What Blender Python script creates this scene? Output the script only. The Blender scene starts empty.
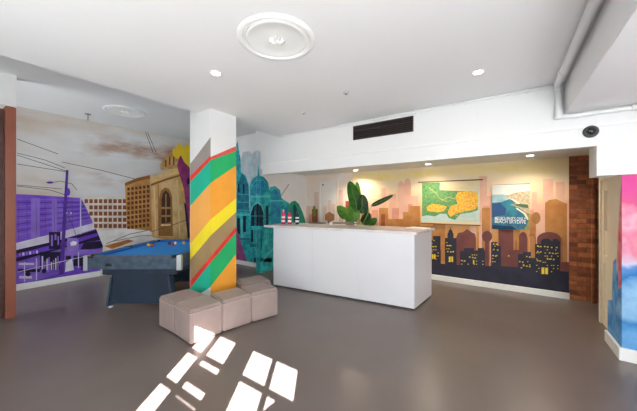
import bpy, bmesh, math, random
from mathutils import Vector, Matrix
from mathutils.geometry import tessellate_polygon
random.seed(7)
S = bpy.context.scene
C = S.collection
PI = math.pi

# ------------------------------------------------------------------ camera, sky, sun, exposure
F, CX, CY, H = 272.0, 318.5, 204.0, 1.5
HEAD = math.radians(34.4)
sn, cs = math.sin(HEAD), math.cos(HEAD)
cam = bpy.data.cameras.new('camera'); co = bpy.data.objects.new('camera', cam); C.objects.link(co)
cam.sensor_width = 36; cam.lens = 36 * F / 637; cam.shift_y = -1.5 / 637; cam.clip_start = .05
co.location = (0, 0, H); co.rotation_euler = (PI / 2, 0, HEAD)
S.camera = co
S.view_settings.view_transform = 'Standard'; S.view_settings.look = 'None'
S.view_settings.gamma = 1; S.view_settings.use_curve_mapping = False
S.view_settings.exposure = 0.58
w = bpy.data.worlds.new('sky'); S.world = w; w.use_nodes = True
w.node_tree.nodes['Background'].inputs[0].default_value = (.80, .90, 1, 1)
w.node_tree.nodes['Background'].inputs[1].default_value = 1.6
SUN_TAN = math.tan(math.radians(32))
sl = bpy.data.lights.new('sun', 'SUN'); sl.energy = 60; sl.angle = math.radians(.25); sl.color = (1, .97, .93)
so = bpy.data.objects.new('sun', sl); C.objects.link(so)
sd = Vector((-.675, 1, -1.206 * SUN_TAN)).normalized()
so.rotation_euler = sd.to_track_quat('-Z', 'Y').to_euler(); so.location = (4, -6, 6)
YW = -1.2      # street wall, behind the camera
def fill_light(x, z, sx, sz, e, col=(1, .985, .96), y=YW + .06, tilt=0, rz=0):  # soft fill lamps added along the street wall, where it has no windows
    l = bpy.data.lights.new('fill_light', 'AREA'); l.shape = 'RECTANGLE'; l.size = sx; l.size_y = sz
    l.energy = e; l.color = col
    o = bpy.data.objects.new('fill_light', l); C.objects.link(o); o.location = (x, y, z)
    o.rotation_euler = (PI / 2 + tilt, 0, rz)
fill_light(-6.2, 1.5, 1.3, 1.7, 50, (.93, .99, 1), tilt=.25)
fill_light(-3.6, 1.3, 1.6, 1.5, 13, (.94, .99, 1), tilt=.35, rz=.5)
fill_light(-1.7, 1.2, 1.5, 1.4, 42, (.94, .995, 1), tilt=.65, rz=.35)
fill_light(1.6, 1.2, 1.5, 1.5, 158, (.95, .995, 1), tilt=.8, rz=.35)

# ------------------------------------------------------------------ helpers
def s2l(c): return tuple(((v / 255) / 12.92 if v <= 10 else (((v / 255) + .055) / 1.055) ** 2.4) for v in c)
MC = {}
def mat(name, rgb, rough=.6, var=.0, scale=4, metal=0, rgb2=None, spec=.5, bump=0, bscale=60, coat=0):
    if name in MC: return MC[name]
    m = bpy.data.materials.new(name); m.use_nodes = True; N = m.node_tree.nodes; L = m.node_tree.links
    b = N['Principled BSDF']; b.inputs['Roughness'].default_value = rough; b.inputs['Metallic'].default_value = metal
    b.inputs['Specular IOR Level'].default_value = spec
    if coat: b.inputs['Coat Weight'].default_value = coat
    c = s2l(rgb)
    tc = N.new('ShaderNodeTexCoord')
    if var or rgb2:
        n = N.new('ShaderNodeTexNoise'); n.inputs['Scale'].default_value = scale; n.inputs['Detail'].default_value = 4
        L.new(tc.outputs['Object'], n.inputs['Vector'])
        r = N.new('ShaderNodeValToRGB'); L.new(n.outputs['Fac'], r.inputs[0])
        c2 = s2l(rgb2) if rgb2 else tuple(min(1, v * (1 + var)) for v in c)
        c1 = c if rgb2 else tuple(v * (1 - var) for v in c)
        r.color_ramp.elements[0].position = .38; r.color_ramp.elements[1].position = .62
        r.color_ramp.elements[0].color = (*c1, 1); r.color_ramp.elements[1].color = (*c2, 1)
        L.new(r.outputs[0], b.inputs['Base Color'])
    else: b.inputs['Base Color'].default_value = (*c, 1)
    if bump:
        n = N.new('ShaderNodeTexNoise'); n.inputs['Scale'].default_value = bscale; n.inputs['Detail'].default_value = 3
        L.new(tc.outputs['Object'], n.inputs['Vector'])
        bp = N.new('ShaderNodeBump'); bp.inputs['Strength'].default_value = bump; bp.inputs['Distance'].default_value = .01
        L.new(n.outputs['Fac'], bp.inputs['Height']); L.new(bp.outputs[0], b.inputs['Normal'])
    MC[name] = m; return m
def glow(name, rgb, e):
    if name in MC: return MC[name]
    m = bpy.data.materials.new(name); m.use_nodes = True; b = m.node_tree.nodes['Principled BSDF']
    b.inputs['Base Color'].default_value = (*s2l(rgb), 1); b.inputs['Emission Color'].default_value = (*s2l(rgb), 1)
    b.inputs['Emission Strength'].default_value = e; MC[name] = m; return m
def paint(rgb, var=.10, scale=5): return mat('paint_%d_%d_%d' % rgb, rgb, .75, var, scale, spec=.25)

def link(name, bm, mats, parent=None, loc=None, rz=None, smooth=False, kind=None):
    me = bpy.data.meshes.new(name); bm.to_mesh(me); bm.free()
    if not isinstance(mats, (list, tuple)): mats = [mats]
    for m in mats: me.materials.append(m)
    if smooth:
        for p in me.polygons: p.use_smooth = True
        try: me.set_sharp_from_angle(angle=math.radians(40))
        except Exception: pass
    o = bpy.data.objects.new(name, me); C.objects.link(o)
    if parent: o.parent = parent
    if loc: o.location = loc
    if rz: o.rotation_euler = (0, 0, rz)
    if kind: o['kind'] = kind
    return o
def tag(o, label, cat, group=None):
    o['label'] = label; o['category'] = cat
    if group: o['group'] = group
    return o
def thing(name, label, cat, loc=(0, 0, 0), rz=0, group=None):
    o = bpy.data.objects.new(name, None); C.objects.link(o); o.location = loc; o.rotation_euler = (0, 0, rz)
    o.empty_display_size = .1
    return tag(o, label, cat, group)
def dup(root, loc, rz, label):
    r = root.copy(); C.objects.link(r); r.location = loc; r.rotation_euler = (0, 0, rz); r['label'] = label
    for ch in list(root.children):
        c = ch.copy(); C.objects.link(c); c.parent = r
        for g in ch.children:
            d = g.copy(); C.objects.link(d); d.parent = c
    return r
def box(bm, x0, x1, y0, y1, z0, z1, bev=0, mi=0, seg=2, mtx=None):
    t = bmesh.new()
    v = [t.verts.new(p) for p in ((x0,y0,z0),(x1,y0,z0),(x1,y1,z0),(x0,y1,z0),(x0,y0,z1),(x1,y0,z1),(x1,y1,z1),(x0,y1,z1))]
    for f in ((0,3,2,1),(4,5,6,7),(0,1,5,4),(1,2,6,5),(2,3,7,6),(3,0,4,7)): t.faces.new([v[i] for i in f])
    if bev: bmesh.ops.bevel(t, geom=t.edges[:], offset=bev, segments=seg, affect='EDGES')
    merge(bm, t, mi, mtx)
def merge(bm, t, mi=0, mtx=None):
    if mtx is not None: bmesh.ops.transform(t, matrix=mtx, verts=t.verts[:])
    mp = {v: bm.verts.new(v.co) for v in t.verts}
    for f in t.faces:
        try: n = bm.faces.new([mp[v] for v in f.verts]); n.material_index = mi
        except ValueError: pass
    t.free()
def prism(bm, pts, axis, a0, a1, mi=0, mtx=None):
    """pts: 2D outline; extruded along axis from a0 to a1"""
    t = bmesh.new()
    def P(p, a): return {'z': (p[0], p[1], a), 'y': (p[0], a, p[1]), 'x': (a, p[0], p[1])}[axis]
    A = [t.verts.new(P(p, a0)) for p in pts]; B = [t.verts.new(P(p, a1)) for p in pts]
    t.faces.new(A); t.faces.new(B[::-1]); n = len(pts)
    for i in range(n): t.faces.new((A[i], B[i], B[(i + 1) % n], A[(i + 1) % n]))
    bmesh.ops.recalc_face_normals(t, faces=t.faces[:])
    merge(bm, t, mi, mtx)
def lathe(bm, prof, n=32, mi=0, mtx=None, cap=True):
    t = bmesh.new(); R = []
    for r, z in prof:
        R.append([t.verts.new((r * math.cos(2 * PI * i / n), r * math.sin(2 * PI * i / n), z)) for i in range(n)])
    for a, b in zip(R, R[1:]):
        for i in range(n): t.faces.new((a[i], a[(i + 1) % n], b[(i + 1) % n], b[i]))
    if cap: t.faces.new(R[0][::-1]); t.faces.new(R[-1])
    bmesh.ops.recalc_face_normals(t, faces=t.faces[:])
    merge(bm, t, mi, mtx)
def tube(bm, pts, r, n=12, mi=0):
    pts = [Vector(p) for p in pts]; rs = r if isinstance(r, (list, tuple)) else [r] * len(pts)
    t = bmesh.new(); R = []; up = None
    for i, p in enumerate(pts):
        d = (pts[min(i + 1, len(pts) - 1)] - pts[max(i - 1, 0)]).normalized()
        if up is None: up = Vector((0, 0, 1)) if abs(d.z) < .9 else Vector((1, 0, 0))
        a = d.cross(up).normalized(); b = a.cross(d).normalized(); up = b
        R.append([t.verts.new(p + (a * math.cos(2 * PI * k / n) + b * math.sin(2 * PI * k / n)) * rs[i]) for k in range(n)])
    for a, b in zip(R, R[1:]):
        for k in range(n): t.faces.new((a[k], a[(k + 1) % n], b[(k + 1) % n], b[k]))
    t.faces.new(R[0][::-1]); t.faces.new(R[-1]); bmesh.ops.recalc_face_normals(t, faces=t.faces[:])
    merge(bm, t, mi)
def ball(bm, c, r, mi=0, u=20, v=12):
    t = bmesh.new(); bmesh.ops.create_uvsphere(t, u_segments=u, v_segments=v, radius=r)
    merge(bm, t, mi, Matrix.Translation(c))
# survey helpers: where a measured sight line meets a real plane of the room
def onZ(x, y, z):
    d = F * (H - z) / (y - CY); l = (x - CX) / F * d
    return Vector((-d * sn + l * cs, d * cs + l * sn, z))
def onY(x, y, Y):
    k = (x - CX) / F; d = Y / (cs + k * sn); l = k * d
    return Vector((-d * sn + l * cs, Y, H - (y - CY) / F * d))
def onX(x, y, X):
    k = (x - CX) / F; d = X / (-sn + k * cs); l = k * d
    return Vector((X, d * cs + l * sn, H - (y - CY) / F * d))
def clipx(p, x, keep_left):
    out = []
    for i in range(len(p)):
        a, b = p[i], p[(i + 1) % len(p)]
        ia = (a[0] <= x) == keep_left; ib = (b[0] <= x) == keep_left
        if ia: out.append(a)
        if ia != ib:
            t = (x - a[0]) / (b[0] - a[0]); out.append((x, a[1] + t * (b[1] - a[1])))
    return out
class Mural:
    """painted areas of ONE wall; each coat lies a fraction of a millimetre over the one below"""
    def __init__(s, plane, value, toward, base_mat, step=.0006):
        s.bm = bmesh.new(); s.mats = [base_mat]; s.k = 0; s.plane = plane; s.v = value; s.t = toward; s.step = step; s.top = 9
    def mi(s, m):
        if m not in s.mats: s.mats.append(m)
        return s.mats.index(m)
    def at(s, x, y):
        v = s.v + s.t * s.step * s.k
        return onX(x, y, v) if s.plane == 'x' else onY(x, y, v)
    def poly(s, pts, m, lo=None, hi=None):
        if lo is not None: pts = clipx(pts, lo, False)
        if hi is not None and pts: pts = clipx(pts, hi, True)
        if len(pts) < 3: return
        s.k += 1
        if isinstance(m, tuple): m = paint(m)
        P = [s.at(*p) for p in pts]
        for p in P: p.z = min(s.top, max(.003, p.z))
        vs = [s.bm.verts.new(p) for p in P]
        for tri in tessellate_polygon([[Vector((a, b, 0)) for a, b in pts]]):
            q = [vs[i] for i in tri]; n = (q[1].co - q[0].co).cross(q[2].co - q[0].co)
            if n.length < 1e-9: continue
            if (n.x if s.plane == 'x' else n.y) * s.t < 0: q = q[::-1]
            f = s.bm.faces.new(q); f.material_index = s.mi(m)
    def line(s, pts, wd, m, **k):
        for a, b in zip(pts, pts[1:]):
            dx, dy = b[0] - a[0], b[1] - a[1]; L = math.hypot(dx, dy) or 1; nx, ny = -dy / L * wd / 2, dx / L * wd / 2
            s.poly([(a[0] + nx, a[1] + ny), (b[0] + nx, b[1] + ny), (b[0] - nx, b[1] - ny), (a[0] - nx, a[1] - ny)], m, **k)
            s.k -= 1
        s.k += 1
    def rects(s, L, m, **k):
        for x0, y0, x1, y1 in L:
            s.poly([(x0, y0), (x1, y0), (x1, y1), (x0, y1)], m, **k); s.k -= 1
        s.k += 1
    def ell(s, x, y, rx, ry, m, a0=0, a1=360, n=20, **k):
        s.poly([(x + rx * math.cos(math.radians(a0 + (a1 - a0) * i / n)), y - ry * math.sin(math.radians(a0 + (a1 - a0) * i / n)))
                for i in range(n + (a1 - a0 < 360))], m, **k)

WHITE = mat('white_wall', (236, 236, 236), .6, .015, 1.5, spec=.3)
CEIL = mat('white_ceiling', (238, 238, 239), .6, .012, .8, spec=.3)
TRIM = mat('white_gloss', (244, 244, 242), .35, .01, 3)
# ------------------------------------------------------------------ floor
def floor_mat():
    m = bpy.data.materials.new('polished_concrete'); m.use_nodes = True; N = m.node_tree.nodes; L = m.node_tree.links
    b = N['Principled BSDF']; tc = N.new('ShaderNodeTexCoord')
    n = N.new('ShaderNodeTexNoise'); n.inputs['Scale'].default_value = 1.1; n.inputs['Detail'].default_value = 6; n.inputs['Roughness'].default_value = .6
    L.new(tc.outputs['Object'], n.inputs[0])
    r = N.new('ShaderNodeValToRGB'); L.new(n.outputs['Fac'], r.inputs[0])
    r.color_ramp.elements[0].position = .35; r.color_ramp.elements[1].position = .7
    r.color_ramp.elements[0].color = (*s2l((108, 97, 93)), 1); r.color_ramp.elements[1].color = (*s2l((118, 106, 101)), 1)
    L.new(r.outputs[0], b.inputs['Base Color'])
    n2 = N.new('ShaderNodeTexNoise'); n2.inputs['Scale'].default_value = 3; n2.inputs['Detail'].default_value = 5; L.new(tc.outputs['Object'], n2.inputs[0])
    mr = N.new('ShaderNodeMapRange'); L.new(n2.outputs['Fac'], mr.inputs[0]); mr.inputs[3].default_value = .27; mr.inputs[4].default_value = .34
    L.new(mr.outputs[0], b.inputs['Roughness'])
    bp = N.new('ShaderNodeBump'); bp.inputs['Strength'].default_value = .03; bp.inputs['Distance'].default_value = .01
    n3 = N.new('ShaderNodeTexNoise'); n3.inputs['Scale'].default_value = 14; L.new(tc.outputs['Object'], n3.inputs[0]); L.new(n3.outputs['Fac'], bp.inputs['Height']); L.new(bp.outputs[0], b.inputs['Normal'])
    b.inputs['Specular IOR Level'].default_value = .5
    return m
X0, X1 = -7.0, 2.5
bm = bmesh.new(); box(bm, X0 - .3, X1 + .3, YW - .2, 6.6, -.1, 0); link('floor', bm, floor_mat(), kind='structure')

# ------------------------------------------------------------------ ceilings
ZC, ZB, ZN, XA, YB, YN = 2.775, 3.2, 2.25, -4.36, 3.81, 5.8
XS, XH = -3.56, .757      # ceiling step along the bay; right end of the niche opening
bm = bmesh.new(); box(bm, XS, X1 + .2, YW - .2, YB + .02, ZC, ZB + .1); link('ceiling', bm, CEIL, kind='structure')
bm = bmesh.new(); box(bm, X0 - .2, XS - .002, YW - .2, 4.75, ZB, ZB + .1); link('ceiling_bay', bm, CEIL, kind='structure')
bm = bmesh.new(); box(bm, -3.96, 1.9, YB + .12, YN + .1, ZN, ZN + .1); box(bm, -4.5, -3.962, 4.16, YN + .1, ZN, ZN + .1); link('ceiling_niche', bm, mat('niche_ceiling', (240, 236, 228), .6), kind='structure')
bm = bmesh.new(); box(bm, .52, X1 + .1, YW, YB, 2.44, ZC - .001, .004); link('ceiling_beam', bm, CEIL, kind='structure')
# bulkhead above the reception niche, boarded
def board_mat():
    m = bpy.data.materials.new('boarded_white'); m.use_nodes = True; N = m.node_tree.nodes; L = m.node_tree.links
    b = N['Principled BSDF']; b.inputs['Base Color'].default_value = (*s2l((236, 236, 236)), 1); b.inputs['Roughness'].default_value = .5
    tc = N.new('ShaderNodeTexCoord'); sp = N.new('ShaderNodeSeparateXYZ'); L.new(tc.outputs['Object'], sp.inputs[0])
    mm = N.new('ShaderNodeMath'); mm.operation = 'PINGPONG'; mm.inputs[1].default_value = .07; L.new(sp.outputs['X'], mm.inputs[0])
    lt = N.new('ShaderNodeMath'); lt.operation = 'GREATER_THAN'; lt.inputs[1].default_value = .003; L.new(mm.outputs[0], lt.inputs[0])
    bp = N.new('ShaderNodeBump'); bp.inputs['Strength'].default_value = .5; bp.inputs['Distance'].default_value = .002
    L.new(lt.outputs[0], bp.inputs['Height']); L.new(bp.outputs[0], b.inputs['Normal']); return m
bm = bmesh.new(); box(bm, -3.96, XH, YB, YB + .14, 2.08, ZB)
link('wall_bulkhead', bm, board_mat(), kind='structure')
bm = bmesh.new(); box(bm, -4.36, -3.962, 4.15, 4.3, ZN, ZB); link('wall_bulkhead_return', bm, WHITE, kind='structure')
bm = bmesh.new(); box(bm, -3.95, X1, YB - .018, YB + .001, 2.272, 2.296, .005); link('trim_1', bm, TRIM, kind='structure')
bm = bmesh.new(); box(bm, XH + .001, X1, YB, YB + .30, 1.782, ZC + .05)
link('wall_header', bm, WHITE, kind='structure')
# timber framed opening, near left, white wall over it
bm = bmesh.new(); box(bm, -5.52, -5.34, YW, .715, 2.78, ZB + .02); link('wall_left_front', bm, WHITE, kind='structure')
BR = mat('reddish_timber', (150, 86, 66), .4, .06, 3)
t = thing('louvred_door', 'reddish timber door frame with dark louvres at the left edge of the room', 'door', (-5.43, 0, 0))
bm = bmesh.new(); box(bm, -.08, .085, .615, .712, 0, 2.78, .008); link('frame_post', bm, BR, t)
bm = bmesh.new(); box(bm, -.06, .06, -1.15, -1.0, 0, 2.78, .006); link('frame_post', bm, BR, t)
bm = bmesh.new(); box(bm, -.03, .03, .50, .61, .01, 2.74, .004); box(bm, -.03, .03, -.995, -.86, .01, 2.74, .004)
box(bm, -.029, .029, -.86, .50, .01, .2, .004); box(bm, -.029, .029, -.86, .50, 2.6, 2.74, .004); box(bm, -.029, .029, -.86, .50, 1.2, 1.32, .004)
d = link('door_leaf', bm, mat('dark_timber', (84, 48, 40), .5, .15, 12), t)
bm = bmesh.new()
for k in range(50):
    z = .215 + k * .0475
    if 1.17 < z < 1.33: continue
    box(bm, -.03, .03, -.858, .498, -.004, .004, mtx=Matrix.Translation((0, 0, z + .02)) @ Matrix.Rotation(.6, 4, 'Y'))
link('louvre', bm, MC['dark_timber'], d)

# ------------------------------------------------------------------ front (street) wall with two sash windows that throw the sun patches
def hole_wall(bm, x0, x1, y0, y1, z1, holes):
    xs = x0
    for a, b, c, e in sorted(holes):
        box(bm, xs, a, y0, y1, 0, z1); box(bm, a, b, y0, y1, 0, c); box(bm, a, b, y0, y1, e, z1); xs = b
    box(bm, xs, x1, y0, y1, 0, z1)
bm = bmesh.new()
hole_wall(bm, X0 - .2, X1 + .2, YW - .08, YW, ZB + .1, [(-.91, -.235, .75, 2.42), (-.02, .63, .75, 2.42)])
link('wall_front', bm, WHITE, kind='structure')
for i, cols in enumerate((((-.79, -.60), (-.54, -.25)), ((0, .29), (.325, .60)))):
    bm = bmesh.new(); a, b = ((-.91, -.235), (-.02, .63))[i]; xs = a
    for c in cols: box(bm, xs, c[0], YW - .06, YW - .02, .75, 2.42); xs = c[1]
    box(bm, xs, b, YW - .06, YW - .02, .75, 2.42)
    for k in range(7):
        z = 2.39 - .295 * k
        if z > .8: box(bm, a, b, YW - .059, YW - .021, z, z + .03)
    box(bm, a, b, YW - .06, YW - .02, .74, .80)
    wf = link('window_%d' % (i + 1), bm, TRIM, kind='structure')
    bm = bmesh.new(); box(bm, a - .04, b + .04, YW, YW + .1, .71, .75, .005); link('sill', bm, TRIM, wf)
    bm = bmesh.new()
    if i == 0:
        box(bm, -.545, -.245, YW - .075, YW - .065, 1.915, 2.06); box(bm, -.545, -.245, YW - .075, YW - .065, .8, 1.80)
    else: prism(bm, [(.32, .8), (.61, .8), (.61, 2.12), (.46, 2.12), (.38, 2.04), (.32, 1.95)], 'y', YW - .075, YW - .065)
    link('sun_mask', bm, BR, wf)  # unseen boards added outside the panes, shaped to trim the sun patches
bm = bmesh.new(); box(bm, X1, X1 + .1, YW, 4.0, 0, ZC); link('wall_right', bm, WHITE, kind='structure')
bm = bmesh.new(); box(bm, X0 - .1, X0 - .001, YW, .0, 0, ZB); 

# ------------------------------------------------------------------ left wall mural
def plaster_mat():
    m = bpy.data.materials.new('grey_plaster_clouds'); m.use_nodes = True; N = m.node_tree.nodes; L = m.node_tree.links
    b = N['Principled BSDF']; b.inputs['Roughness'].default_value = .75; tc = N.new('ShaderNodeTexCoord')
    mp = N.new('ShaderNodeMapping'); mp.inputs['Scale'].default_value = (1, .35, 1.1); L.new(tc.outputs['Object'], mp.inputs[0])
    n = N.new('ShaderNodeTexNoise'); n.inputs['Scale'].default_value = 1.6; n.inputs['Detail'].default_value = 6; L.new(mp.outputs[0], n.inputs[0])
    r = N.new('ShaderNodeValToRGB'); L.new(n.outputs['Fac'], r.inputs[0]); e = r.color_ramp.elements
    e[0].position = .36; e[0].color = (*s2l((206, 190, 176)), 1); e[1].position = .62; e[1].color = (*s2l((224, 224, 226)), 1)
    x = e.new(.47); x.color = (*s2l((216, 211, 208)), 1)
    # brown smudged clouds drifting over the upper part of the wall
    n2 = N.new('ShaderNodeTexNoise'); n2.inputs['Scale'].default_value = 1.5; n2.inputs['Detail'].default_value = 7; n2.inputs['Roughness'].default_value = .6
    mp2 = N.new('ShaderNodeMapping'); mp2.inputs['Rotation'].default_value = (.45, 0, 0); mp2.inputs['Scale'].default_value = (1, .55, 1.6); L.new(tc.outputs['Object'], mp2.inputs[0]); L.new(mp2.outputs[0], n2.inputs[0])
    r2 = N.new('ShaderNodeValToRGB'); L.new(n2.outputs['Fac'], r2.inputs[0]); r2.color_ramp.elements[0].position = .47; r2.color_ramp.elements[1].position = .66
    sp = N.new('ShaderNodeSeparateXYZ'); L.new(tc.outputs['Object'], sp.inputs[0])
    def rng(o, a, b):
        k = N.new('ShaderNodeMapRange'); L.new(sp.outputs[o], k.inputs[0]); k.inputs[1].default_value = a; k.inputs[2].default_value = b; k.interpolation_type = 'SMOOTHSTEP'; return k.outputs[0]
    def mul(a, c):
        k = N.new('ShaderNodeMath'); k.operation = 'MULTIPLY'; L.new(a, k.inputs[0]); L.new(c, k.inputs[1]); return k.outputs[0]
    fac = mul(mul(r2.outputs[0], rng('Y', 1.3, 2.6)), mul(rng('Z', 1.7, 2.1), rng('Z', 3.15, 2.8)))
    mx = N.new('ShaderNodeMix'); mx.data_type = 'RGBA'; L.new(fac, mx.inputs[0]); L.new(r.outputs[0], mx.inputs[6]); mx.inputs[7].default_value = (*s2l((176, 134, 108)), 1)
    L.new(mx.outputs[2], b.inputs['Base Color']); return m
PL = plaster_mat()
M = Mural('x', X0, 1, PL)
box(M.bm, X0 - .1, X0, YW, 4.62, 0, ZB + .05)
PU, PU2, PU3, DK, LI = (112, 66, 200), (146, 112, 214), (80, 50, 146), (38, 30, 60), (214, 204, 236)
WIRE = (84, 80, 88)
for P in ([(17,139),(58,154)], [(17,153),(45,160),(65,168)], [(17,155),(66,171)], [(17,164),(68,172)], [(62,162),(100,170),(135,179)], [(17,185),(40,187),(62,189)],
          [(17,186),(50,190),(66,195)], [(50,183),(60,181),(72,184),(77,190)], [(140,118),(147,136),(153,152)], [(142,118),(149,136),(156,152)]): M.line(P, .55, WIRE)
# purple tram street
M.poly([(16,194),(45,195.5),(81,198),(92,217),(104,240),(109,247),(118,252),(118,275),(16,292)], mat('paint_purple', PU, .7, rgb2=(134, 98, 206), scale=3))
for k in range(11): M.line([(17, 199 + k * 3.6), (90, 200.5 + k * 1.9)], .7, PU3 if k % 2 else PU2)
M.rects([(31,198,40,240),(52,199,57,236)], mat('paint_purple_pale', (140, 108, 204), .7, .1))
M.rects([(80, 197, 81.5, 240)], LI)
M.poly([(16,243),(60,232),(97,222),(98,228),(60,240),(16,250)], (214, 208, 228))
M.poly([(16,250),(60,240),(99,229),(104,239),(70,246),(16,262)], DK)
M.poly([(16,254),(60,243),(100,232),(101,235),(60,248),(16,258)], PU)
M.poly([(84,243),(108,240),(112,246),(92,249),(80,250)], DK)
M.poly([(60,250),(110,249),(112,252),(60,256)], PU2)
M.rects([(40,252,62,270),(66,256,92,266)], DK)
M.rects([(18,262,38,268),(20,274,36,281),(41,256,43,272),(47,258,49,272)], PU2)
M.rects([(19,263,34,265),(19,276,32,278.5)], LI)
M.rects([(18,269,40,272)], DK)
for k in range(9): M.rects([(42 + k * 2.2, 256 + (k * 5) % 7, 43.2 + k * 2.2, 270)], PU2 if k % 2 else LI)
M.rects([(49,232,60.5,249)], DK); M.rects([(51,235,53,246),(54.5,234,56.5,240),(57.5,236,59,245)], PU2)
M.rects([(67,238,78.5,251)], (150, 122, 210)); M.poly([(70,243),(73,241),(77,242),(76,245),(71,246)], (235, 232, 245))
M.poly([(66,170),(68.5,170),(63.5,274),(59,275)], (86, 54, 150)); M.rects([(71,251,73.5,268)], PU2)
M.ell(50, 182.5, 3.5, 1.1, PU3); M.ell(68, 192, 2.2, 4, PU); M.ell(71, 213, 1, 1, LI); M.ell(67, 213, 1, 1, LI)
for k in range(7): M.rects([(81 + k * 1.6, 264 - k * .2, 81.9 + k * 1.6, 270 - k * .25)], DK)
for k in range(8): M.line([(18 + k * 9, 200), (18.6 + k * 9, 240 - k * 2.2)], .35, PU3)
for k in range(6): M.rects([(19 + k * 3.4, 253 - k * .5, 21 + k * 3.4, 256 - k * .5)], LI if k % 2 else PU2)
M.rects([(24,262,25,282),(36,258,37,284),(78,252,79,268)], LI); M.line([(18,286),(62,274)], .8, (92, 60, 150)); M.line([(18,272),(60,262),(90,255)], .6, LI)
M.line([(62,200),(78,240)], .5, PU3); M.ell(28, 274, 2.5, 2.5, DK); M.ell(44, 271, 2.2, 2.4, DK)
M.poly([(66,262),(72,259),(74,270),(65,272)], (226, 222, 240))  # white glow of light painted into the wall colour
# round banded building, brown windows in cream frames
M.poly([(81,197),(100,196),(118,197),(127,199),(128,226),(112,231),(98,233)], (226, 216, 206))
for r in range(5):
    y = 199.2 + r * 6.2
    for k in range(9):
        x = 84.5 + k * 4.8
        if x > 92 + 0 * r or y < 226:
            if x + 3.4 < 127.5 and x > 82 + (y - 198) * .45: M.rects([(x, y, x + 3.5, y + 4.0)], (140, 84, 56))
for k in range(1, 5): M.line([(84 + k * 2, 197.6 + k * 6.2), (127.5, 197.6 + k * 6.2)], .6, (238, 232, 226))
# white boat shape and orange ground behind the pool table
M.poly([(97,231),(112,230),(126,228),(150,231),(170,236),(192,240),(192,262),(100,278),(103,246)], (234, 230, 228))
M.poly([(104,246),(128,239.5),(134,241),(112,249)], mat('paint_orange_ground', (206, 128, 62), .7, rgb2=(176, 96, 44), scale=4))
M.poly([(150,241),(192,240),(192,262),(118,274)], MC['paint_orange_ground'])
M.line([(106,244),(130,234),(160,228),(190,224)], .6, (110, 92, 80)); M.line([(110,242),(140,236),(170,234)], .5, (120, 100, 86))
# ochre block with a grid of windows
M.poly([(125,184),(137,179),(150,176),(152,231),(127,228.5)], mat('paint_ochre', (212, 156, 92), .7, rgb2=(190, 130, 68), scale=5))
for r in range(9):
    for k in range(6): M.rects([(127.3 + k * 3.9, 187.5 + r * 4.8 - k * .5, 129.8 + k * 3.9, 190.6 + r * 4.8 - k * .5)], (112, 66, 36))
M.poly([(125,183),(137,178),(150,175),(150,178.5),(137,181.5),(125,186)], (152, 98, 52))
# ornate sandstone tower with arch
SS = mat('paint_sandstone', (238, 196, 138), .7, rgb2=(220, 168, 104), scale=5)
M.poly([(160,166),(164,158),(170,153),(175,150),(180,156),(182,168),(161,170)], mat('paint_sand_mid', (222, 170, 104), .7, rgb2=(194, 138, 78), scale=8))
M.rects([(165,160,166.5,167),(169,157,170.5,165),(173,156,174.5,165)], (120, 78, 44))
M.poly([(151,180),(154,176),(180,166),(184,170),(186,178),(192,236),(192,244),(152,237)], SS)
M.poly([(149,182),(151,177),(164,172),(182,167),(184,172),(166,177),(152,183)], (236, 194, 132))
M.poly([(151,184),(166,178.5),(184,173.5),(184,175),(166,180.5),(151,186)], (140, 92, 52))
M.poly([(159,236),(159,198),(161,191),(165,187.5),(169,189),(172,196),(173,236)], (168, 116, 66))
M.poly([(161.5,224),(161.5,199),(163,193),(166,190.5),(169,193.5),(170.5,199),(170.5,222)], (84, 56, 44))
M.rects([(161.5,207,170.5,209),(161.5,215,170.5,217)], (190, 140, 88)); M.rects([(165.4,194,166.5,222)], (190, 140, 88))
M.line([(154,186),(156,236)], 1.2, (244, 208, 152)); M.line([(177,180),(180,238)], 1.2, (244, 208, 152)); M.line([(158,184),(159,236)], .7, (150, 100, 58))
M.rects([(161,224,171,226)], (240, 204, 150)); M.line([(150,232),(170,226),(186,220)], .5, (80, 60, 60))
# magenta and yellow behind
M.poly([(172.5,149),(176,148),(178,143),(183,147),(187,144),(200,150),(200,190),(182,190),(180,160),(173,156)], mat('paint_yellow', (252, 206, 40), .7, .04))
M.poly([(177,166),(179,158),(181,155),(184,162),(192,170),(200,176),(200,246),(190,246),(188,220),(184,190)], mat('paint_magenta', (176, 62, 124), .7, rgb2=(146, 44, 104), scale=6))
M.poly([(187,180),(188.5,177),(190,180),(190,184),(187,184)], DK); M.poly([(184,202),(186,204),(190,236),(188,240)], (60, 34, 60))
link('wall_left', M.bm, M.mats, kind='structure')

# ------------------------------------------------------------------ bay back wall, wing wall beside the niche: teal painting runs over all three faces
YBB, XN = 4.52, XA
TE = mat('paint_teal', (14, 140, 154), .7, rgb2=(40, 192, 198), scale=8)
TD = mat('paint_teal_dark', (8, 96, 122), .7, rgb2=(14, 132, 152), scale=8)
TB = mat('paint_teal_blue', (20, 116, 172), .7, rgb2=(20, 160, 184), scale=9)
TN = (16, 46, 66); TL = mat('paint_teal_light', (90, 196, 200), .7, .1)
SKY = mat('paint_grey_blue', (176, 196, 206), .7, rgb2=(196, 210, 216), scale=6)
BW = mat('wall_base_light', (236, 237, 238), .75, .02, 3)
Ma = Mural('y', YBB, -1, BW); box(Ma.bm, X0, -4.5, YBB, YBB + .15, 0, ZB + .05)
Mb = Mural('y', 4.15, -1, BW); box(Mb.bm, -4.5, XN, 4.15, YN + .12, 0, ZB - .01)
Mc = Mural('x', XN, 1, BW); Mc.bm.free(); Mc.bm = Mb.bm; Mc.mats = Mb.mats
def teal(kind, *a):
    for Q, lo, hi in ((Ma, 200, 258.5), (Mb, 256.2, 260.7), (Mc, 260.7, 306.3)):
        getattr(Q, kind)(*a, lo=lo, hi=hi)
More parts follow.
